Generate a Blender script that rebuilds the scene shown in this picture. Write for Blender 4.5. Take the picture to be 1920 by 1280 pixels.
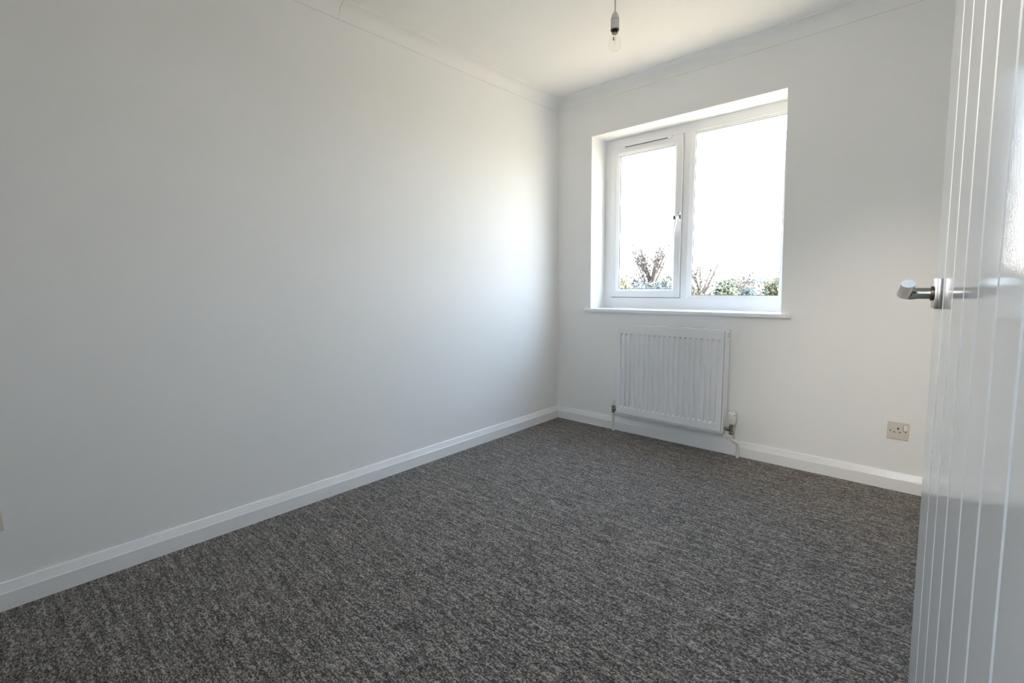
import bpy, bmesh, math, random
from mathutils import Vector, Matrix

for o in list(bpy.data.objects):
    bpy.data.objects.remove(o, do_unlink=True)
S = bpy.context.scene
COL = S.collection

# ------------------------------------------------------------------ camera
cam_d = bpy.data.cameras.new('camera')
cam = bpy.data.objects.new('camera', cam_d)
COL.objects.link(cam)
S.camera = cam
YAW, PITCH, ROLL, FPX = -0.7361, -0.1175, -0.0112, 903.3
cam_d.sensor_fit = 'HORIZONTAL'
cam_d.sensor_width = 36.0
cam_d.lens = 36.0 * FPX / 1920.0
cam_d.clip_start = 0.01
cam_d.clip_end = 1000
_f = Vector((math.sin(YAW) * math.cos(PITCH), math.cos(YAW) * math.cos(PITCH), math.sin(PITCH)))
_r = Vector((math.cos(YAW), -math.sin(YAW), 0))
_u = _r.cross(_f)
_r2 = math.cos(ROLL) * _r + math.sin(ROLL) * _u
_u2 = -math.sin(ROLL) * _r + math.cos(ROLL) * _u
m = Matrix((_r2, _u2, -_f)).transposed().to_4x4()
m.translation = (2.2462, -3.0089, 1.0454)
cam.matrix_world = m

# ------------------------------------------------------------------ sky, sun, exposure
SKY = 5.0
SUN = 16.0
world = bpy.data.worlds.new('sky')
S.world = world
world.use_nodes = True
nt = world.node_tree
nt.nodes.clear()
out = nt.nodes.new('ShaderNodeOutputWorld')
bg = nt.nodes.new('ShaderNodeBackground')
tc = nt.nodes.new('ShaderNodeTexCoord')
sep = nt.nodes.new('ShaderNodeSeparateXYZ')
ramp = nt.nodes.new('ShaderNodeValToRGB')
nt.links.new(tc.outputs['Generated'], sep.inputs[0])
nt.links.new(sep.outputs['Z'], ramp.inputs[0])
e = ramp.color_ramp.elements
e[0].position = 0.0
e[0].color = (1.0, 0.97, 0.93, 1)
e[1].position = 1.0
e[1].color = (0.42, 0.64, 1.0, 1)
k = ramp.color_ramp.elements.new(0.25)
k.color = (0.70, 0.85, 1.0, 1)
nt.links.new(ramp.outputs[0], bg.inputs[0])
bg.inputs[1].default_value = SKY
nt.links.new(bg.outputs[0], out.inputs[0])

sun_d = bpy.data.lights.new('sun', 'SUN')
sun_d.energy = SUN
sun_d.angle = math.radians(0.6)
sun_d.color = (1.0, 0.93, 0.80)
sun = bpy.data.objects.new('sun', sun_d)
COL.objects.link(sun)
sun.rotation_euler = Vector((-1.0, 0.12, -0.8)).to_track_quat('-Z', 'Y').to_euler()
sun.location = (20, 4, 12)

S.view_settings.view_transform = 'Standard'
S.view_settings.look = 'None'
S.view_settings.gamma = 1.0
S.view_settings.use_curve_mapping = False
S.view_settings.exposure = 1.38
S.cycles.diffuse_bounces = 10
S.cycles.max_bounces = 14
S.cycles.transparent_max_bounces = 16
S.cycles.use_denoising = True

# ------------------------------------------------------------------ materials
def mat(name, color, rough=0.5, metal=0.0, bump=None, var=0.0, var_scale=3.0, spec=0.5, coat=0.0):
    M = bpy.data.materials.new(name)
    M.use_nodes = True
    n = M.node_tree.nodes
    l = M.node_tree.links
    b = n['Principled BSDF']
    b.inputs['Base Color'].default_value = (*color, 1)
    b.inputs['Roughness'].default_value = rough
    b.inputs['Metallic'].default_value = metal
    b.inputs['Specular IOR Level'].default_value = spec
    b.inputs['Coat Weight'].default_value = coat
    t = n.new('ShaderNodeTexCoord')
    if var:
        nz = n.new('ShaderNodeTexNoise')
        nz.inputs['Scale'].default_value = var_scale
        nz.inputs['Detail'].default_value = 4
        l.new(t.outputs['Object'], nz.inputs['Vector'])
        mx = n.new('ShaderNodeMix')
        mx.data_type = 'RGBA'
        mx.inputs[6].default_value = (*[c * (1 - var) for c in color], 1)
        mx.inputs[7].default_value = (*[min(1, c * (1 + var)) for c in color], 1)
        l.new(nz.outputs['Fac'], mx.inputs[0])
        l.new(mx.outputs[2], b.inputs['Base Color'])
    if bump:
        sc, st, dist = bump
        nb = n.new('ShaderNodeTexNoise')
        nb.inputs['Scale'].default_value = sc
        nb.inputs['Detail'].default_value = 3
        l.new(t.outputs['Object'], nb.inputs['Vector'])
        bp = n.new('ShaderNodeBump')
        bp.inputs['Strength'].default_value = st
        bp.inputs['Distance'].default_value = dist
        l.new(nb.outputs['Fac'], bp.inputs['Height'])
        l.new(bp.outputs[0], b.inputs['Normal'])
    return M

def glass_mat(name, tint=(1, 1, 1), refl=0.06):
    M = bpy.data.materials.new(name)
    M.use_nodes = True
    n = M.node_tree.nodes
    l = M.node_tree.links
    n.clear()
    o = n.new('ShaderNodeOutputMaterial')
    mx = n.new('ShaderNodeMixShader')
    tr = n.new('ShaderNodeBsdfTransparent')
    tr.inputs[0].default_value = (*tint, 1)
    gl = n.new('ShaderNodeBsdfGlossy')
    gl.inputs['Roughness'].default_value = 0.01
    fr = n.new('ShaderNodeFresnel')
    fr.inputs[0].default_value = 1.45
    geo = n.new('ShaderNodeNewGeometry')
    inv = n.new('ShaderNodeMath')
    inv.operation = 'SUBTRACT'
    inv.inputs[0].default_value = 1.0
    l.new(geo.outputs['Backfacing'], inv.inputs[1])
    mul = n.new('ShaderNodeMath')
    mul.operation = 'MULTIPLY'
    l.new(fr.outputs[0], mul.inputs[0])
    l.new(inv.outputs[0], mul.inputs[1])
    l.new(mul.outputs[0], mx.inputs[0])
    l.new(tr.outputs[0], mx.inputs[1])
    l.new(gl.outputs[0], mx.inputs[2])
    l.new(mx.outputs[0], o.inputs[0])
    return M

M_wall = mat('matt_white_emulsion', (0.85, 0.85, 0.84), 0.75, bump=(60, 0.12, 0.002), var=0.012, var_scale=1.3, spec=0.3)
M_ceil = mat('ceiling_white', (0.88, 0.87, 0.845), 0.85, bump=(90, 0.15, 0.002), spec=0.2)
M_cove = mat('coving_white', (0.86, 0.855, 0.84), 0.6, spec=0.3)
M_trim = mat('satin_white_gloss', (0.86, 0.86, 0.86), 0.22, bump=(45, 0.05, 0.002))
M_door = mat('white_gloss_paint', (0.84, 0.855, 0.87), 0.06, bump=(330, 0.17, 0.0006))
M_upvc = mat('white_upvc', (0.89, 0.89, 0.89), 0.25, var=0.01)
M_gasket = mat('grey_gasket', (0.035, 0.03, 0.035), 0.6)
M_slot = mat('dark_recess', (0.02, 0.018, 0.018), 0.8)
M_rad = mat('radiator_enamel', (0.84, 0.855, 0.87), 0.25)
M_chrome = mat('chrome', (0.62, 0.62, 0.63), 0.16, 1.0)
M_brassdk = mat('plated_brass', (0.42, 0.38, 0.33), 0.25, 1.0)
M_satin = mat('satin_chrome', (0.30, 0.30, 0.295), 0.2, 1.0)
M_cream = mat('cream_plastic', (0.66, 0.62, 0.54), 0.35)
M_white_pl = mat('white_plastic', (0.80, 0.79, 0.74), 0.35)
M_pipe = mat('white_painted_pipe', (0.78, 0.77, 0.70), 0.35)
M_bulbcap = mat('bulb_cap_brass', (0.17, 0.10, 0.06), 0.3, 1.0)
M_cable = mat('grey_white_flex', (0.55, 0.53, 0.52), 0.5)
M_pane = glass_mat('window_glass')
M_bulb = glass_mat('bulb_glass', (0.985, 0.985, 0.98))
M_dark = mat('dark_metal', (0.08, 0.07, 0.06), 0.4, 0.6)
M_pink = mat('lint_red', (0.38, 0.12, 0.08), 0.9)

def carpet_mat():
    M = bpy.data.materials.new('loop_pile_carpet')
    M.use_nodes = True
    n = M.node_tree.nodes
    l = M.node_tree.links
    b = n['Principled BSDF']
    b.inputs['Roughness'].default_value = 0.95
    b.inputs['Specular IOR Level'].default_value = 0.1
    b.inputs['Sheen Weight'].default_value = 0.15
    t = n.new('ShaderNodeTexCoord')
    def mapped(s, src=None):
        mp = n.new('ShaderNodeMapping')
        mp.inputs['Scale'].default_value = s
        l.new(t.outputs['Object'], mp.inputs['Vector'])
        return mp.outputs[0]
    # every loop gets its own tone
    vo = n.new('ShaderNodeTexVoronoi')
    vo.inputs['Scale'].default_value = 1.0
    l.new(mapped((200, 300, 1)), vo.inputs['Vector'])
    sx = n.new('ShaderNodeSeparateColor')
    l.new(vo.outputs['Color'], sx.inputs[0])
    # twisted yarn runs along the rows (x)
    n1 = n.new('ShaderNodeTexNoise')
    n1.inputs['Scale'].default_value = 1.0
    n1.inputs['Detail'].default_value = 3
    n1.inputs['Roughness'].default_value = 0.7
    l.new(mapped((24, 150, 1)), n1.inputs['Vector'])
    n2 = n.new('ShaderNodeTexNoise')
    n2.inputs['Scale'].default_value = 1.0
    n2.inputs['Detail'].default_value = 2
    l.new(mapped((6, 60, 1)), n2.inputs['Vector'])
    def math_(op, a, bb):
        q = n.new('ShaderNodeMath')
        q.operation = op
        for i, v in enumerate((a, bb)):
            if isinstance(v, (int, float)):
                q.inputs[i].default_value = v
            else:
                l.new(v, q.inputs[i])
        return q.outputs[0]
    v = math_('ADD', math_('MULTIPLY', sx.outputs[0], 0.46), math_('MULTIPLY', n1.outputs['Fac'], 0.72))
    v = math_('ADD', v, math_('MULTIPLY', n2.outputs['Fac'], 0.42))
    v = math_('ADD', math_('MULTIPLY', math_('SUBTRACT', v, 0.80), 1.55), 0.46)
    cr = n.new('ShaderNodeValToRGB')
    l.new(v, cr.inputs[0])
    el = cr.color_ramp.elements
    el[0].position = 0.08
    el[0].color = (0.024, 0.021, 0.019, 1)
    el[1].position = 0.95
    el[1].color = (0.45, 0.405, 0.365, 1)
    q = el.new(0.45)
    q.color = (0.111, 0.098, 0.088, 1)
    l.new(cr.outputs[0], b.inputs['Base Color'])
    bp = n.new('ShaderNodeBump')
    bp.inputs['Strength'].default_value = 0.45
    bp.inputs['Distance'].default_value = 0.004
    h = math_('SUBTRACT', math_('MULTIPLY', n1.outputs['Fac'], 0.6), vo.outputs['Distance'])
    l.new(h, bp.inputs['Height'])
    l.new(bp.outputs[0], b.inputs['Normal'])
    return M
M_carpet = carpet_mat()

# ------------------------------------------------------------------ mesh helpers
def link(name, me, material=None, parent=None):
    o = bpy.data.objects.new(name, me)
    COL.objects.link(o)
    if material and me is not None:
        me.materials.append(material)
    if parent:
        o.parent = parent
    return o

def tag(o, label=None, cat=None, group=None, kind=None):
    if label: o['label'] = label
    if cat: o['category'] = cat
    if group: o['group'] = group
    if kind: o['kind'] = kind
    return o

def empty(name, loc=(0, 0, 0), parent=None):
    o = bpy.data.objects.new(name, None)
    o.empty_display_size = 0.05
    COL.objects.link(o)
    o.location = loc
    if parent: o.parent = parent
    return o

def local(o, p):
    return p

class MB:
    """collects shapes in world coordinates; build() links ONE mesh object"""
    def __init__(s):
        s.bm = bmesh.new()
    def box(s, a, b, bevel=0.0, seg=2):
        lo = [min(a[i], b[i]) for i in range(3)]
        hi = [max(a[i], b[i]) for i in range(3)]
        t = bmesh.new()
        bmesh.ops.create_cube(t, size=1)
        for v in t.verts:
            v.co = Vector([(lo[i] + hi[i]) / 2 + v.co[i] * (hi[i] - lo[i]) for i in range(3)])
        if bevel:
            bmesh.ops.bevel(t, geom=t.edges[:], offset=bevel, segments=seg, profile=0.7, affect='EDGES')
        s._add(t)
        return s
    def _add(s, t):
        me = bpy.data.meshes.new('tmp')
        t.to_mesh(me)
        t.free()
        s.bm.from_mesh(me)
        bpy.data.meshes.remove(me)
    def poly(s, verts, faces):
        vs = [s.bm.verts.new(v) for v in verts]
        for f in faces:
            try:
                s.bm.faces.new([vs[i] for i in f])
            except ValueError:
                pass
        return s
    def tube(s, path, radii, n=12, cap=True, squash=None):
        path = [Vector(p) for p in path]
        if not isinstance(radii, (list, tuple)):
            radii = [radii] * len(path)
        rings = []
        up = None
        for i, p in enumerate(path):
            if i == 0: d = path[1] - p
            elif i == len(path) - 1: d = p - path[i - 1]
            else: d = (path[i + 1] - p).normalized() + (p - path[i - 1]).normalized()
            d.normalize()
            if up is None:
                up = Vector((0, 0, 1)) if abs(d.z) < 0.9 else Vector((1, 0, 0))
            a = d.cross(up).normalized()
            b = a.cross(d).normalized()
            up = b
            r = radii[i]
            ra, rb = r if isinstance(r, (tuple, list)) else (r, r)
            rings.append([s.bm.verts.new(p + a * ra * math.cos(2 * math.pi * j / n) + b * rb * math.sin(2 * math.pi * j / n)) for j in range(n)])
        for q, w in zip(rings, rings[1:]):
            for j in range(n):
                s.bm.faces.new((q[j], q[(j + 1) % n], w[(j + 1) % n], w[j]))
        if cap:
            s.bm.faces.new(rings[0][::-1])
            s.bm.faces.new(rings[-1])
        return s
    def lathe(s, prof, origin=(0, 0, 0), axis=(0, 0, 1), n=24):
        """prof: (radius, height) along axis"""
        ax = Vector(axis).normalized()
        a = ax.orthogonal().normalized()
        b = ax.cross(a)
        o = Vector(origin)
        rings = []
        for r, h in prof:
            if r < 1e-6:
                rings.append([s.bm.verts.new(o + ax * h)])
            else:
                rings.append([s.bm.verts.new(o + ax * h + (a * math.cos(2 * math.pi * j / n) + b * math.sin(2 * math.pi * j / n)) * r) for j in range(n)])
        for q, w in zip(rings, rings[1:]):
            for j in range(n):
                k = (j + 1) % n
                if len(q) == 1 and len(w) == 1: continue
                if len(q) == 1: s.bm.faces.new((q[0], w[k], w[j]))
                elif len(w) == 1: s.bm.faces.new((q[j], q[k], w[0]))
                else: s.bm.faces.new((q[j], q[k], w[k], w[j]))
        return s
    def extrude(s, prof, A, B):
        """prof: list of 3D offsets (closed loop); swept from A to B"""
        A, B = Vector(A), Vector(B)
        r0 = [s.bm.verts.new(A + Vector(p)) for p in prof]
        r1 = [s.bm.verts.new(B + Vector(p)) for p in prof]
        n = len(prof)
        for j in range(n):
            s.bm.faces.new((r0[j], r0[(j + 1) % n], r1[(j + 1) % n], r1[j]))
        s.bm.faces.new(r0[::-1])
        s.bm.faces.new(r1)
        return s
    def mitred(s, prof2, pts):
        """prof2: (outward, z) closed loop; pts: list of (corner xy, mitre xy dir) stations"""
        rings = []
        for (cx, cy), (mx, my) in pts:
            rings.append([s.bm.verts.new((cx + mx * a, cy + my * a, z)) for a, z in prof2])
        n = len(prof2)
        for q, w in zip(rings, rings[1:]):
            for j in range(n):
                s.bm.faces.new((q[j], q[(j + 1) % n], w[(j + 1) % n], w[j]))
        s.bm.faces.new(rings[0][::-1])
        s.bm.faces.new(rings[-1])
        return s
    def build(s, name, material, parent=None, smooth=None, origin=None):
        bmesh.ops.recalc_face_normals(s.bm, faces=s.bm.faces)
        base = Vector((0, 0, 0))
        if origin is not None:
            base = Vector(origin)
        elif parent is not None:
            base = WORLD_OF(parent)
        if base.length:
            bmesh.ops.translate(s.bm, verts=s.bm.verts, vec=-base)
        me = bpy.data.meshes.new(name)
        s.bm.to_mesh(me)
        s.bm.free()
        if smooth is not None:
            for p in me.polygons: p.use_smooth = True
            if smooth > 0:
                me.set_sharp_from_angle(angle=math.radians(smooth))
        o = link(name, me, material, parent)
        if origin is not None:
            o.location = base - (WORLD_OF(parent) if parent else Vector((0, 0, 0)))
        return o

def WORLD_OF(o):
    p = Vector((0, 0, 0))
    while o is not None:
        p += o.location
        o = o.parent
    return p

# ------------------------------------------------------------------ room dimensions (metres)
H = 2.3737            # ceiling
CV = 0.069            # coving
SK = 0.0914           # skirting height
ST = 0.018            # skirting thickness
XR = 2.345            # right wall plane
YB = -3.62            # near wall plane
YH = -4.15            # open end of an unseen lobby, added to let fill light in
XL = 1.72             # left side of that lobby
DY0, DY1 = -3.33, -2.57   # doorway in the right wall
WX0, WX1T, WX1B = 0.3015, 1.529, 1.5535
WZ0, WZ1 = 0.8648, 2.0725
WT = 0.27             # window wall thickness
FY = 0.19             # inner face of window frame

def struct(mb, name, material, label, smooth=None):
    return tag(mb.build(name, material, None, smooth), label, None, None, 'structure')

struct(MB().box((-0.1, YH - 0.1, -0.12), (3.4, WT, 0.0)), 'floor', M_carpet, 'grey flecked loop pile carpet covering the floor')
struct(MB().box((-0.1, YH - 0.1, H), (3.4, WT, H + 0.12)), 'ceiling', M_ceil, 'plain white ceiling')
struct(MB().box((-0.1, YB - 0.1, 0), (0, WT, H)), 'wall_left', M_wall, 'bare white painted wall on the left')
struct(MB().box((0, YB - 0.1, 0), (XL, YB, H)), 'wall_near', mat('light_absorbing_grey', (0.45, 0.45, 0.45), 0.8), 'unseen wall behind the viewer, greyed to absorb light')  # albedo lowered so this unseen wall bounces less light into the room
# window wall with opening (right reveal stands slightly out of plumb)
wf = MB()
x0, x1 = 0.0, 3.4
op = [(WX0, WZ0), (WX1B, WZ0), (WX1T, WZ1), (WX0, WZ1)]
outr = [(x0, 0), (x1, 0), (x1, H), (x0, H)]
vs = [(x, 0.0, z) for x, z in outr] + [(x, 0.0, z) for x, z in op] + [(x, WT, z) for x, z in outr] + [(x, WT, z) for x, z in op]
fs = []
for j in range(4):
    q = (j + 1) % 4
    fs += [(j, q, 4 + q, 4 + j), (8 + j, 8 + q, 12 + q, 12 + j), (4 + j, 4 + q, 12 + q, 12 + j), (j, q, 8 + q, 8 + j)]
wf.poly(vs, fs)
struct(wf, 'wall_far', M_wall, 'white wall holding the window and radiator')
# right wall with the doorway the viewer stands in, and the hall beyond it
wr = MB()
wr.box((XR, DY1, 0), (XR + 0.1, 0, H)).box((XR, YH, 0), (XR + 0.1, DY0, H)).box((XR, DY0, 2.0), (XR + 0.1, DY1, H))
struct(wr, 'wall_right', M_wall, 'white wall behind the open door')
hw = MB().box((3.3, YH, 0), (3.4, 0, H)).box((XL - .1, YH, 0), (XL, YB - .1, H)).box((XR + .1, YH - .1, 0), (3.3, YH, H))
hw.box((XL, YH - .1, 0), (XR, YH, .95)).box((XL, YH - .1, 2.1), (XR, YH, H)).box((XL, YH - .1, 0), (XL + .25, YH, H)).box((XR - .05, YH - .1, 0), (XR + .1, YH, H))  # end wall of the added lobby, its opening admits sky light as fill
struct(hw, 'wall_hall', M_wall, 'white walls of the hall and of an unseen lobby added behind the viewer to let in fill light')

# skirting boards: flat face, long chamfer, thin top
def sk_prof(p):
    return [(0, 0), (ST, 0), (ST, 0.058), (ST - 0.002, 0.061), (0.006, SK - 0.002), (0.004, SK), (0, SK)]
P = sk_prof(0)
sk = MB().mitred(P, [((0, YB), (1, 1)), ((0, 0), (1, -1))])
tag(sk.build('baseboard_left', M_trim), 'glossy white chamfered skirting along the left wall', kind='structure')
sk = MB().mitred(P, [((0, 0), (1, -1)), ((XR, 0), (-1, -1))])
tag(sk.build('baseboard_far', M_trim), 'white chamfered skirting below the radiator', kind='structure')
sk = MB().mitred(P, [((XR, 0), (-1, -1)), ((XR, DY1 + 0.06), (-1, 0))])
tag(sk.build('baseboard_right', M_trim), 'white skirting behind the open door', kind='structure')

# coving: concave plaster quarter with small square edges
def cv_prof():
    pr = [(0, H), (0, H - CV), (0.006, H - CV), (0.007, H - CV + 0.005)]
    R = CV - 0.012
    for i in range(1, 12):
        t = math.pi / 2 * i / 12
        pr.append((0.007 + R * (1 - math.cos(t)), H - 0.007 - R * (1 - math.sin(t))))
    pr += [(CV - 0.005, H - 0.007), (CV, H - 0.006), (CV, H)]
    return pr
P = cv_prof()
cv = MB().mitred(P, [((0, YB), (1, 1)), ((0, -1.735), (1, 0))])
t1 = tag(cv.build('trim_1', M_cove, None, 35), 'near length of white plaster coving above the left wall', kind='structure')
cv = MB().mitred(P, [((0, -1.7335), (1, 0)), ((0, 0), (1, -1))])
t2 = tag(cv.build('trim_2', M_cove, None, 35), 'far length of white plaster coving above the left wall', kind='structure')
cv = MB().mitred(P, [((0, 0), (1, -1)), ((XR, 0), (-1, -1))])
tag(cv.build('trim_3', M_cove, None, 35), 'white plaster coving above the window wall', kind='structure')
cv = MB().mitred(P, [((XR, 0), (-1, -1)), ((XR, YH), (-1, 0))])
tag(cv.build('trim_4', M_cove, None, 35), 'white plaster coving above the door side wall', kind='structure')
# doorway lining
dl = MB().box((XR - 0.012, DY1, 0), (XR + 0.112, DY1 + 0.03, 2.03)).box((XR - 0.012, DY0 - 0.03, 0), (XR + 0.112, DY0, 2.03)).box((XR - 0.012, DY0, 2.0), (XR + 0.112, DY1, 2.03))
tag(dl.build('trim_5', M_trim), 'white lining of the doorway', kind='structure')

# ------------------------------------------------------------------ window
win = tag(empty('window_1', (WX0, FY, WZ0)), 'white plastic two-pane window with an opening sash on the left', kind='structure')
FX1 = 1.556
FB = 0.868
y0, y1 = FY, 0.255
GX0, GX1, GZ0, GZ1 = 0.355, 0.890, 0.942, 2.015      # sash outline
fr = MB()
BV = 0.003
fr.box((WX0, y0, FB), (GX0, y1, 2.0725), BV)               # left jamb
fr.box((GX0 - .002, y0, GZ1), (FX1, y1, 2.0725), BV)        # head
fr.box((GX0 - .002, y0, FB), (FX1, y1, GZ0), BV)             # bottom rail
fr.box((GX1, y0, GZ0 - .002), (0.930, y1, GZ1 + .002), BV)     # mullion
fr.box((1.516, y0, GZ0 - .002), (FX1, y1, GZ1 + .002), BV)     # right jamb
fr.build('frame', M_upvc, win, 30)
# sloped glazing bead of the fixed light
def bead(ox0, ox1, oz0, oz1, w, ya, yb):
    b = MB()
    o = [(ox0, oz0), (ox1, oz0), (ox1, oz1), (ox0, oz1)]
    i = [(ox0 + w, oz0 + w), (ox1 - w, oz0 + w), (ox1 - w, oz1 - w), (ox0 + w, oz1 - w)]
    V = []
    for (pts, y) in ((o, ya), (i, yb), (i, yb + .006), (o, yb + .006)):
        V += [(x, y, z) for x, z in pts]
    F = []
    for L in range(4):
        a, c = L * 4, ((L + 1) % 4) * 4
        for j in range(4):
            k2 = (j + 1) % 4
            F.append((a + j, a + k2, c + k2, c + j))
    b.poly(V, F)
    return b
bead(0.930, 1.516, 0.932, 2.032, 0.030, y0 + .001, y0 + .012).build('glazing_bead', M_upvc, win)
def ring(ox0, ox1, oz0, oz1, w, ya, yb):
    return MB().box((ox0, ya, oz0), (ox0 + w, yb, oz1)).box((ox1 - w, ya, oz0), (ox1, yb, oz1)).box((ox0 + w, ya, oz0), (ox1 - w, yb, oz0 + w)).box((ox0 + w, ya, oz1 - w), (ox1 - w, yb, oz1))
ring(0.9575, 1.4885, 0.9595, 2.0045, 0.005, y0 + .018, y0 + .024).build('gasket', M_gasket, win)
MB().box((0.955, y0 + .024, 0.957), (1.491, y0 + .030, 2.007)).build('glass_pane', M_pane, win)
# opening sash
sash = MB()
sy0, sy1 = FY - 0.012, 0.248
g = 0.004
sx0, sx1, sz0, sz1 = GX0 + g, GX1 - g, GZ0 + g, GZ1 - g
sw = 0.042
sash.box((sx0, sy0, sz0), (sx0 + sw, sy1, sz1), BV).box((sx1 - sw, sy0, sz0), (sx1, sy1, sz1), BV)
sash.box((sx0 + sw - .002, sy0, sz0), (sx1 - sw + .002, sy1, sz0 + sw), BV).box((sx0 + sw - .002, sy0, sz1 - sw), (sx1 - sw + .002, sy1, sz1), BV)
sh = sash.build('sash', M_upvc, win, 30)
bead(sx0 + sw - .001, sx1 - sw + .001, sz0 + sw - .001, sz1 - sw + .001, 0.018, sy0 + .001, sy0 + .014).build('glazing_bead', M_upvc, sh)
ring(sx0 + sw + .015, sx1 - sw - .015, sz0 + sw + .015, sz1 - sw - .015, 0.005, sy0 + .020, sy0 + .026).build('gasket', M_gasket, sh)
MB().box((sx0 + sw + .012, sy0 + .026, sz0 + sw + .012), (sx1 - sw - .012, sy0 + .032, sz1 - sw - .012)).build('glass_pane', M_pane, sh)
# dark shadow gap seal between sash and frame
ring(GX0 - .003, GX1 + .003, GZ0 - .003, GZ1 + .003, 0.010, y0 + .016, y0 + .022).build('gap_seal', M_gasket, win)
# trickle vent: rounded bar with a dark slot
tv = MB()
def stadium(mb, cx0, cx1, cz, r, ya, yb, n=8):
    loop = []
    for i in range(n + 1):
        t = math.pi / 2 + math.pi * i / n
        loop.append((cx0 + r + r * math.cos(t), cz + r * math.sin(t)))
    for i in range(n + 1):
        t = -math.pi / 2 + math.pi * i / n
        loop.append((cx1 - r + r * math.cos(t), cz + r * math.sin(t)))
    N = len(loop)
    V = [(x, ya, z) for x, z in loop] + [(x, yb, z) for x, z in loop]
    mb.poly(V, [tuple(range(N))[::-1], tuple(range(N, 2 * N))] + [(j, (j + 1) % N, N + (j + 1) % N, N + j) for j in range(N)])
    return mb
v = stadium(MB(), 0.445, 0.812, 2.009, 0.014, FY - 0.022, FY).build('trickle_vent', M_upvc, win, 40)
MB().box((0.470, FY - .0235, 1.999), (0.785, FY - .0215, 2.0035)).build('vent_slot', M_slot, v)
# casement handle on the sash
hx = 0.871
h = MB().box((hx - .011, sy0 - .012, 1.445), (hx + .011, sy0, 1.515), 0.004).build('window_handle', M_upvc, sh, 40)
lev = MB()
lev.lathe([(0, 0), (.010, 0), (.010, .026), (0.008, .030), (0, .030)], (hx, sy0 - .010, 1.470), (0, -1, 0), 16)
lev.tube([(hx, sy0 - .034, 1.482), (hx - .003, sy0 - .038, 1.450), (hx - .009, sy0 - .042, 1.410), (hx - .014, sy0 - .044, 1.362)],
         [(.009, .007), (.010, .007), (.0095, .006), (.007, .005)], 12)
# the window already is thing > sash > handle, so the lever belongs to the handle mesh itself
lb = lev.bm
lme = bpy.data.meshes.new('tmp')
bmesh.ops.recalc_face_normals(lb, faces=lb.faces)
bmesh.ops.translate(lb, verts=lb.verts, vec=-WORLD_OF(win))
lb.to_mesh(lme)
hb = bmesh.new()
hb.from_mesh(h.data)
hb.from_mesh(lme)
hb.to_mesh(h.data)
hb.free()
lb.free()
bpy.data.meshes.remove(lme)
for p_ in h.data.polygons: p_.use_smooth = True
h.data.set_sharp_from_angle(angle=math.radians(45))
st_ = MB().lathe([(0, 0), (.0035, 0), (.0035, .0015), (0, .0015)], (hx, sy0 - .012, 1.507), (0, -1, 0), 10).build('screw_cap', M_dark, sh)
MB().box((hx + .0105, sy0 - .014, 1.466), (hx + .0135, sy0, 1.492)).build('latch_plate', M_dark, sh)
MB().box((hx - .020, sy0 - .040, 1.462), (hx - .0115, sy0 - .030, 1.486), .003).build('lock_button', M_dark, sh)
# sill board with projecting rounded nose
sl = MB()
sl.box((WX0, 0.0, WZ0 - .022), (WX1B, FY + .01, WZ0 + .001))
sl.box((0.258, -0.026, WZ0 - .022), (1.606, 0.0, WZ0 + .001), .006, 3)
sl.build('window_sill', M_trim, win, 40)

# ------------------------------------------------------------------ radiator
RX0, RX1, RZ0, RZ1 = 0.5836, 1.2844, 0.1547, 0.7583
ry = -0.095
rad = tag(empty('radiator', ((RX0 + RX1) / 2, -0.06, RZ0)), 'white fluted steel panel radiator on the wall under the window', 'radiator')
fp = MB()
nch = 20
pitch = (RX1 - RX0) / (nch + 0.75)
xs, dx = [RX0], [0]
for i in range(nch):
    c = RX0 + pitch * (i + 0.875)
    xs += [c - .0105, c - .0070, c + .0070, c + .0105]
    dx += [0, 1, 1, 0]
xs.append(RX1)
dx.append(0)
zs = [RZ0, RZ0 + .010, RZ0 + .040, RZ0 + .052, RZ1 - .060, RZ1 - .048, RZ1 - .010, RZ1]
dz = [0, 0, 0, 1, 1, 0, 0, 0]
DEP = 0.011
V, F = [], []
for zi, z in enumerate(zs):
    for xi, x in enumerate(xs):
        V.append((x, ry + DEP * (1 if dx[xi] and dz[zi] else 0), z))
nx = len(xs)
for zi in range(len(zs) - 1):
    for xi in range(nx - 1):
        F.append((zi * nx + xi, zi * nx + xi + 1, (zi + 1) * nx + xi + 1, (zi + 1) * nx + xi))
b0 = len(V)
yb = ry + 0.016
V += [(RX0, yb, RZ0), (RX1, yb, RZ0), (RX1, yb, RZ1), (RX0, yb, RZ1)]
top = [(len(zs) - 1) * nx + i for i in range(nx)]
F.append(tuple([b0, b0 + 1] + list(range(nx - 1, -1, -1))))
F.append(tuple([b0 + 3, b0 + 2] + top[::-1]))
F.append(tuple([b0, b0 + 3] + [zi * nx for zi in range(len(zs) - 1, -1, -1)]))
F.append(tuple([b0 + 1, b0 + 2] + [zi * nx + nx - 1 for zi in range(len(zs) - 1, -1, -1)]))
F.append((b0, b0 + 1, b0 + 2, b0 + 3))
fp.poly(V, F).build('front_panel', M_rad, rad)
MB().box((RX0 - .001, ry + .020, RZ0 - .004), (RX1 + .001, ry + .026, RZ1 + .001), .002).build('back_panel', M_rad, rad)
MB().box((RX0 - .006, ry + .002, RZ0 - .0115), (RX1 + .010, ry + .020, RZ0 - .0045), .002).build('bottom_rail', M_rad, rad)
for sx_ in (RX0 - .006, RX1 + .006):
    MB().box((sx_ - .0035, ry + .006, RZ0 - .004), (sx_ + .0035, -.018, RZ1 + .006), .002).build('side_panel', M_rad, rad)
gr = MB()
gr.box((RX0 - .008, ry + .004, RZ1 + .0045), (RX1 + .008, ry + .011, RZ1 + .009), .0015)
gr.box((RX0 - .008, -.026, RZ1 + .0045), (RX1 + .008, -.018, RZ1 + .009), .0015)
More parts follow.
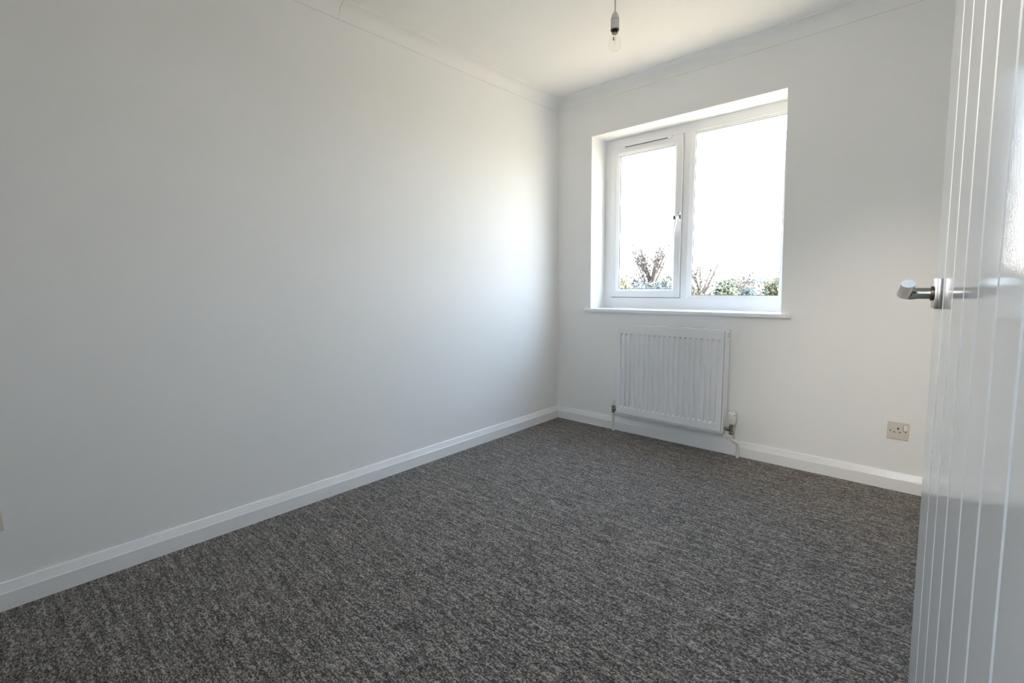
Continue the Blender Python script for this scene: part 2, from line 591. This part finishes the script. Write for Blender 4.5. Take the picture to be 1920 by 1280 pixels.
for i in range(36):
    xg = RX0 - .004 + (RX1 - RX0 + .008) * i / 35
    gr.box((xg - .004, ry + .010, RZ1 + .0045), (xg + .004, -.025, RZ1 + .008))
gr.build('top_grille', M_rad, rad)
cf = MB()
for i in range(24):
    xg = RX0 + .02 + (RX1 - RX0 - .04) * i / 23
    cf.box((xg - .001, ry + .026, RZ0 + .02), (xg + .001, -.024, RZ1 - .02))
tag(cf.build('convector_fins', M_rad, rad))
# bracket holding it to the wall
for bx_ in (RX0 + .12, RX1 - .15):
    MB().box((bx_, -.026, RZ0 + .05), (bx_ + .03, 0, RZ1 - .05)).build('wall_bracket', M_rad, rad)
# air vent in the right side panel
av = MB().lathe([(0, 0), (.009, 0), (.009, .003), (.006, .004), (0, .004)], (RX1 + .0095, -.060, .733), (1, 0, 0), 16).build('air_vent', M_rad, rad, 40)
MB().box((RX1 + .0130, -.063, .741), (RX1 + .0142, -.057, .7475)).box((RX1 + .0130, -.062, .724), (RX1 + .0142, -.058, .731)).build('vent_key', M_dark, av)
# left lockshield valve
vx, vy = 0.529, -0.048
lv = MB()
lv.lathe([(0, .138), (.012, .138), (.0135, .144), (.012, .152), (.0105, .153), (.0105, .176), (.013, .177), (.013, .186), (.009, .188), (0, .188)], (vx, vy, 0), (0, 0, 1), 16)
lv.lathe([(0, 0), (.009, 0), (.009, .012), (.013, .013), (.013, .026), (.010, .027), (.010, .060), (0, .060)], (vx, vy, .166), (1, -.25, 0), 16)
lvo = lv.build('lockshield_valve', M_brassdk, rad, 35)
MB().lathe([(0, .186), (.0125, .186), (.0125, .208), (.0105, .221), (.008, .224), (0, .224)], (vx, vy, 0), (0, 0, 1), 16).build('valve_cap', M_white_pl, lvo, 35)
MB().tube([(vx, vy, .140), (vx - .002, vy + .004, .08), (vx - .006, vy + .014, 0.0)], .0095, 14).build('pipe', M_pipe, lvo, 50)
# right thermostatic valve
vx, vy = 1.3365, -0.060
rv = MB()
rv.lathe([(0, .141), (.012, .141), (.0145, .147), (.0145, .154), (.011, .158), (.011, .188), (.0155, .190), (.0155, .206), (.012, .208), (0, .208)], (vx, vy, 0), (0, 0, 1), 18)
rv.lathe([(0, 0), (.009, 0), (.009, .010), (.014, .011), (.014, .024), (.010, .026), (.010, .060), (0, .060)], (vx, vy, .172), (-1, 0, 0), 16)
rvo = rv.build('thermostatic_valve', M_brassdk, rad, 35)
hd = MB()
hd.lathe([(0, .205), (.0175, .205), (.0185, .209), (.0215, .222), (.0225, .236), (.0225, .268), (.0215, .274), (.018, .279), (.008, .281), (0, .281)], (vx, vy, 0), (0, 0, 1), 24)
for i in range(12):
    t = 2 * math.pi * i / 12
    hd.box((vx + .022 * math.cos(t) - .0016, vy + .022 * math.sin(t) - .0016, .238), (vx + .022 * math.cos(t) + .0016, vy + .022 * math.sin(t) + .0016, .268), .0006, 1)
vh = hd.build('valve_head', M_white_pl, rvo, 35)
w = math.radians(-40)
MB().lathe([(0, 0), (.005, 0), (.005, .002), (0, .002)], (vx + .0225 * math.cos(w), vy + .0225 * math.sin(w), .262), (math.cos(w), math.sin(w), 0), 12).build('valve_marker', mat('grey_mark', (.35, .35, .34), .5), rvo)
pth = [(vx, vy, .146), (vx, vy, .128)]
for i in range(1, 7):
    t = i / 6
    pth.append((vx + .011 * (1 - math.cos(t * 1.25)), vy, .122 - .016 * math.sin(t * 1.25) * 1.0))
pth += [(vx + .022, vy + .008, .098)]
for i in range(1, 7):
    t = i / 6
    pth.append((vx + .024 + .010 * math.sin(t * 1.5), vy + .008 + .012 * t, .096 - .016 * (1 - math.cos(t * 1.5))))
pth += [(vx + .034, vy + .022, .05), (vx + .033, vy + .022, 0.0)]
MB().tube(pth, .0085, 14).build('pipe', M_pipe, rvo, 60)

# ------------------------------------------------------------------ sockets
def socket(px, pz, label):
    """single switched socket, front faces -y; built about its centre"""
    r = tag(empty('wall_socket', (0, 0, 0)), label, 'socket', 'switched wall sockets')
    pl = MB().box((-.043, -.009, -.043), (.043, 0, .043), .0035, 3).build('faceplate', M_cream, r, 40)
    MB().box((-.0033, -.0095, .0075), (.0033, -.0085, .0165)).build('earth_hole', M_slot, r)
    for cx in (-.0145, .0075):
        MB().box((cx - .0038, -.0095, -.0085), (cx + .0038, -.0085, -.0048)).build('pin_hole', M_slot, r)
    for cx in (-.0295, .0295):
        MB().lathe([(0, 0), (.0030, 0), (.0030, .0012), (0, .0012)], (cx, -.0085, -.001), (0, -1, 0), 12).build('screw', M_dark, r)
    sw_ = MB().poly([(.0205, -.009, .004), (.0345, -.009, .004), (.0345, -.009, .0285), (.0205, -.009, .0285),
                     (.0215, -.0135, .0045), (.0335, -.0135, .0045), (.0335, -.0105, .028), (.0215, -.0105, .028)],
                    [(0, 1, 5, 4), (1, 2, 6, 5), (2, 3, 7, 6), (3, 0, 4, 7), (4, 5, 6, 7), (0, 3, 2, 1)]).build('rocker_switch', M_white_pl, r)
    MB().box((.0190, -.0094, .0028), (.0205, -.0088, .0295)).box((.0190, -.0094, .0022), (.0350, -.0088, .0038)).build('switch_surround', M_slot, r)
    return r
s1 = socket(0, 0, 'cream switched socket on the window wall, beside the open door')
s1.location = (2.0615 + .043, 0, .2603 + .043)
s2 = socket(0, 0, 'switched socket on the left wall, cut by the left edge of the photo')
s2.rotation_euler = (0, 0, math.pi / 2)
s2.location = (0, -3.020 - .043, .266 + .043)

# ------------------------------------------------------------------ pendant light
PX, PY = 1.1005, -1.064
pen = tag(empty('pendant_light', (PX, PY, H)), 'bare clear bulb in a white lampholder hanging from the ceiling', 'light')
MB().lathe([(0, 0), (.048, 0), (.048, -.008), (.040, -.020), (.012, -.026), (0, -.026)], (PX, PY, H), (0, 0, 1), 24).build('ceiling_rose', M_white_pl, pen, 35)
MB().tube([(PX - .006, PY + .010, H - .02), (PX - .0045, PY + .007, 2.29), (PX - .002, PY + .003, 2.23), (PX, PY, 2.188)], .0034, 10).build('cable', M_cable, pen, 60)
lh = MB().lathe([(.004, 2.198), (.007, 2.196), (.0125, 2.188), (.0160, 2.178), (.0178, 2.170), (.0178, 2.166), (.0170, 2.1655), (.0170, 2.1645),
                 (.0180, 2.164), (.0180, 2.131), (.0188, 2.130), (.0188, 2.1265), (.0165, 2.126), (.0150, 2.1265)], (PX, PY, 0), (0, 0, 1), 28).build('lampholder', mat('lampholder_plastic', (.60, .59, .57), .4), pen, 35)
MB().lathe([(.0182, 2.1652), (.0184, 2.1640)], (PX, PY, 0), (0, 0, 1), 28).build('seam', M_dark, lh)
MB().lathe([(.0165, 2.1255), (.0182, 2.1262), (.0182, 2.1235), (.0150, 2.122), (.0145, 2.130)], (PX, PY, 0), (0, 0, 1), 28).build('skirt_ring', M_dark, lh, 35)
prof = [(.0125, 2.114), (.0130, 2.110), (.0150, 2.104), (.0195, 2.097), (.0240, 2.088), (.0268, 2.078), (.0275, 2.070), (.0262, 2.060), (.0228, 2.052), (.0165, 2.0455), (.008, 2.0425), (0, 2.042)]
bl = MB().lathe(prof, (PX, PY, 0), (0, 0, 1), 32).build('bulb', M_bulb, pen, 0)
MB().lathe([(0, 2.130), (.0125, 2.130), (.0125, 2.116), (.0132, 2.115), (.0132, 2.112), (.0120, 2.111), (0, 2.111)], (PX, PY, 0), (0, 0, 1), 24).build('bulb_cap', M_bulbcap, bl, 35)
fl = MB()
fl.tube([(PX - .003, PY - .002, 2.112), (PX - .004, PY - .003, 2.090)], .0006, 6)
fl.tube([(PX + .003, PY + .002, 2.112), (PX + .003, PY + .002, 2.080)], .0005, 6)
fl.tube([(PX - .004, PY - .003, 2.096), (PX - .004, PY - .003, 2.084)], [.0022, .0026], 8)
fl.build('filament_support', M_dark, bl)
MB().lathe([(0, 2.098), (.0035, 2.096), (.004, 2.090), (.004, 2.066), (.0028, 2.062), (0, 2.061)], (PX + .001, PY, 0), (0, 0, 1), 12).build('halogen_capsule', M_bulb, bl, 0)

# ------------------------------------------------------------------ door (open, lying along the right wall)
DE = Vector((2.2268, -1.804, 0.0))
TH = -1.466
door = tag(empty('door_1', DE), 'glossy white boarded door standing open on the right', kind='structure')
# local frame: +x along the door towards its hinges, -y out of the visible face, z up
DW, DT, DH = 0.762, 0.040, 1.98
Z0 = 0.008
MBL = []
def dbuild(mb, name, material, parent, smooth=None):
    bmesh.ops.recalc_face_normals(mb.bm, faces=mb.bm.faces)
    me = bpy.data.meshes.new(name)
    mb.bm.to_mesh(me)
    mb.bm.free()
    if smooth is not None:
        for p in me.polygons: p.use_smooth = True
        if smooth > 0: me.set_sharp_from_angle(angle=math.radians(smooth))
    return link(name, me, material, parent)
dbuild(MB().box((0, .006, Z0), (DW, DT, DH)), 'door_core', M_door, door)
edges = [0.0] + [0.119 + 0.1025 * i for i in range(6)] + [DW]
for a, c in zip(edges, edges[1:]):
    ga = 0.0 if a == 0 else 0.0008
    gc = 0.0 if c == DW else 0.0008
    ch = 0.0042
    ca = 0.0012 if a == 0 else ch
    cc = 0.0012 if c == DW else ch
    prof = [(a + ga, .0062), (a + ga, .0052 if a else ca), (a + ga + ca, 0), (c - gc - cc, 0), (c - gc, .0052 if c != DW else cc), (c - gc, .0062)]
    b = MB().extrude([(x, y, 0) for x, y in prof], (0, 0, Z0), (0, 0, DH))
    dbuild(b, 'board', M_door, door)
# handle: square rose, round neck, lever turned towards the hinges
hz = 1.022
ho = 0.080
rose = dbuild(MB().box((ho - .026, -.010, hz - .026), (ho + .026, 0, hz + .026), .0012, 2), 'door_handle', M_satin, door, 35)
NL = 0.050
lv = MB()
path = [(ho, -.009, hz), (ho, -.030, hz + .0005), (ho, -NL + .012, hz)]
rad_ = [(.0095, .0095), (.0097, .0097), (.0105, .0105)]
for i in range(1, 7):
    t = math.pi / 2 * i / 6
    path.append((ho + .012 * (1 - math.cos(t)), -NL + .012 - .012 * math.sin(t), hz + .001 * i / 6))
    rad_.append((.0108, .0108 - .001 * i / 6))
L = 0.112
for i in range(1, 6):
    t = i / 5
    path.append((ho + .012 + L * t, -NL - .001 * t, hz + .001 + .0175 * t))
    rad_.append((.0106 - .0010 * t, .0098 - .0036 * t))
lv.tube(path, rad_, 20)
lever = dbuild(lv, 'lever', M_satin, rose, 40)
MB_c = MB().lathe([(.0098, 0), (.0125, 0), (.0125, .004), (.0098, .004)], (ho, -.010, hz), (0, -1, 0), 20)
dbuild(MB_c, 'collar', M_dark, rose, 35)
dbuild(MB().lathe([(0, 0), (.0024, 0), (.0024, .0016), (0, .0016)], (ho + .0092, -.036, hz + .002), (1, 0, .2), 10), 'set_screw', M_slot, rose)
for zz in (0.25, 1.0, 1.75):
    b = MB().tube([(DW + .004, DT + .003, zz - .045), (DW + .004, DT + .003, zz + .045)], .006, 10).box((DW - .002, .006, zz - .045), (DW + .002, DT, zz + .045))
    dbuild(b, 'hinge', M_satin, door)
V_ = Vector((-0.016, -0.001, 1.0)).normalized()
X_ = Vector((math.cos(TH), math.sin(TH), 0))
X_ = (X_ - V_ * X_.dot(V_)).normalized()
Y_ = V_.cross(X_)
mw = Matrix((X_, Y_, V_)).transposed().to_4x4()
mw.translation = DE + V_ * -0.0 + Vector((0.016, 0.001, 0))
door.matrix_world = mw

# ------------------------------------------------------------------ unseen spotlight added behind the viewer to warm the far wall
SL = (2.03, -3.86, H)
spl = tag(empty('fill_spotlight', SL), 'unseen white spotlight added behind the viewer to warm the far wall', 'light')
MB().lathe([(0, 0), (.04, 0), (.04, -.012), (.012, -.014), (.010, -.040), (0, -.040)], SL, (0, 0, 1), 20).build('mount', M_white_pl, spl, 35)
aim = (Vector((2.10, 0.0, 0.52)) - Vector(SL)).normalized()
MB().lathe([(.0, -.05), (.02, -.05), (.032, -.03), (.034, .03), (.031, .03), (.028, -.02), (0, -.03)], Vector(SL) + Vector((0, 0, -.06)), aim, 20).build('lamp_head', M_white_pl, spl, 35)
sd = bpy.data.lights.new('fill_spot', 'SPOT')
sd.energy = 72
sd.color = (1.0, 0.86, 0.68)
sd.spot_size = math.radians(28)
sd.spot_blend = 1.0
sd.shadow_soft_size = 0.03
so = bpy.data.objects.new('fill_spot', sd)
COL.objects.link(so)
so.parent = spl
so.location = Vector((0, 0, -.06)) + aim * .04
so.rotation_euler = aim.to_track_quat('-Z', 'Y').to_euler()

# ------------------------------------------------------------------ flecks on the carpet
def fleck(x, y, seed, label):
    rnd = random.Random(seed)
    pts = [(x + rnd.uniform(-.004, .004) + .003 * i, y + rnd.uniform(-.003, .003), .0025 + .001 * (i % 2)) for i in range(5)]
    o = MB().tube(pts, [.0010, .0022, .0018, .0021, .0010], 6).build('thread_scrap', M_pink, None, 60, origin=(x, y, 0))
    return tag(o, label, 'lint', 'reddish scraps on the carpet')
fleck(0.848, -2.602, 1, 'tiny reddish scrap on the carpet, nearest the bottom edge')
fleck(0.670, -2.306, 2, 'tiny reddish scrap on the carpet, nearer the left skirting')

# ------------------------------------------------------------------ outside
M_ground = mat('dry_grass', (0.40, 0.31, 0.19), 0.95, var=0.25, var_scale=0.4)
GZ = -2.8
gd = MB().poly([(-220, 0.5, GZ), (220, 0.5, GZ), (220, 320, GZ), (-220, 320, GZ)], [(0, 1, 2, 3)])
tag(gd.build('ground', M_ground), 'grass beyond the window', kind='structure')
CX, CY, CZ = 2.2462, -3.0089, 1.0454
M_bark = mat('bark', (0.035, 0.030, 0.028), 0.9)
def leafmat(n, c): return mat(n, c, 0.7, var=0.3, var_scale=1.5)
LM = [leafmat('leaf_yellow_green', (.080, .080, .045)), leafmat('leaf_grey_green', (.042, .056, .056)), leafmat('leaf_mid_green', (.062, .072, .050)), leafmat('leaf_russet', (.068, .060, .055))]

def plant(name, label, a, Y, top, width, leaf, nleaf, seed, nbr=14, low=-2.2, lsize=.11, cat='tree', group=None, bare=0.0, spread=.10):
    """a: x per metre of depth from the viewer, Y: depth, top: height of the crown top"""
    rnd = random.Random(seed)
    x, y = CX + a * Y, CY + Y
    root = tag(empty(name, (x, y, GZ)), label, cat, group)
    w = MB()
    hgt = top - GZ
    trunk = [Vector((x, y, GZ - .05))]
    for i in range(1, 6):
        trunk.append(Vector((x + rnd.uniform(-.06, .06) * i, y + rnd.uniform(-.06, .06) * i, GZ + hgt * .17 * i)))
    w.tube(trunk, [.09, .075, .06, .045, .03, .015], 7)
    tips = []
    for bnum in range(nbr):
        t0 = rnd.uniform(.25, .95)
        i = min(4, int(t0 * 5))
        s = trunk[i].lerp(trunk[i + 1], t0 * 5 - i)
        ang = rnd.uniform(0, 2 * math.pi)
        reach = width / 2 * rnd.uniform(.5, 1.0) * (1.15 - .5 * t0)
        endz = min(top + rnd.uniform(-.25, .05), s.z + hgt * rnd.uniform(.12, .30))
        e_ = Vector((s.x + math.cos(ang) * reach, s.y + math.sin(ang) * reach, endz))
        mid = s.lerp(e_, .5) + Vector((0, 0, -.08 * reach))
        w.tube([s, mid, e_], [.034, .024, .010], 5)
        tips.append((mid, e_))
        for q in range(5):
            b0_ = mid.lerp(e_, rnd.uniform(0, .9))
            e2 = b0_ + Vector((rnd.uniform(-1, 1), rnd.uniform(-1, 1), rnd.uniform(.1, 1.1))) * width * .13
            w.tube([b0_, e2], [.014, .008], 4)
            tips.append((b0_, e2))
    w.build('branches', M_bark, root)
    lf = MB()
    vv, ff = [], []
    for q in range(nleaf):
        s, e_ = tips[rnd.randrange(len(tips))]
        c = s.lerp(e_, rnd.random()) + Vector((rnd.gauss(0, 1), rnd.gauss(0, 1), rnd.gauss(0, .9))) * width * spread
        if bare and c.z > GZ + hgt * (1 - bare) and rnd.random() < .75: continue
        d1 = Vector((rnd.gauss(0, 1), rnd.gauss(0, 1), rnd.gauss(0, 1))).normalized()
        d2 = d1.orthogonal().normalized()
        s_ = lsize * rnd.uniform(.6, 1.2)
        n0 = len(vv)
        up = d1.cross(d2) * s_ * .15
        vv += [c - d1 * s_ * .5, c + d2 * s_ * .28 + up, c + d1 * s_ * .5, c - d2 * s_ * .28 + up]
        ff.append((n0, n0 + 1, n0 + 2, n0 + 3))
    lf.poly(vv, ff)
    tag(lf.build('foliage', leaf, root), kind='stuff')
    return root
plant('garden_tree', 'twiggy half bare tree outside the left window pane', -0.478, 14, 2.20, 2.1, LM[3], 8500, 3, 60, lsize=.085, bare=.22, spread=.075)
plant('garden_tree', 'small forked tree outside the right pane, nearest the mullion', -0.385, 13, 1.62, 1.4, LM[0], 5500, 5, 40, lsize=.085, bare=.2, spread=.08)
plant('garden_shrub', 'yellowish bush at the lower left of the left pane', -0.555, 12.5, 1.20, 1.1, LM[0], 8000, 7, 14, cat='shrub')
plant('garden_shrub', 'grey green bush below the twiggy tree in the left pane', -0.498, 11.0, 1.15, 0.9, LM[1], 8000, 8, 14, cat='shrub')
plant('garden_shrub', 'pale bush right of the forked tree in the right pane', -0.338, 16, 1.30, 1.5, LM[2], 8000, 9, 14, cat='shrub')
plant('garden_shrub', 'light brownish bush in the middle of the right pane', -0.300, 19, 1.35, 1.8, LM[3], 8000, 10, 14, cat='shrub')
plant('garden_shrub', 'blue green bush low in the right pane beside the brownish bush', -0.272, 13.5, 1.02, 1.1, LM[1], 8000, 11, 14, cat='shrub')
plant('garden_shrub', 'yellow green bush at the far right of the right pane', -0.232, 17, 1.12, 1.5, LM[0], 8000, 12, 14, cat='shrub')
plant('garden_shrub', 'bush half hidden behind the window mullion', -0.432, 17.5, 1.40, 1.5, LM[2], 8000, 13, 14, cat='shrub')

# far house with bluish roof above the hedge line
hx0, hy0 = CX - 0.268 * 95, CY + 95
hs = tag(empty('distant_house', (hx0, hy0, GZ)), 'faint house with a bluish roof beyond the bushes in the right pane', 'house')
M_hw = mat('render_wall', (.6, .58, .55), .9)
M_roof = mat('slate_roof', (.032, .046, .070), .8)
MB().box((hx0 - 1.6, hy0, GZ), (hx0 + 1.6, hy0 + 5, 0.9)).build('wall', M_hw, hs)
MB().poly([(hx0 - 1.8, hy0 - .2, .9), (hx0 + 1.8, hy0 - .2, .9), (hx0 + 1.8, hy0 + 5.2, .9), (hx0 - 1.8, hy0 + 5.2, .9), (hx0 - 1.2, hy0 + 2.5, 1.95), (hx0 + 1.2, hy0 + 2.5, 1.95)],
          [(0, 1, 5, 4), (1, 2, 5), (2, 3, 4, 5), (3, 0, 4), (0, 3, 2, 1)]).build('roof', M_roof, hs)
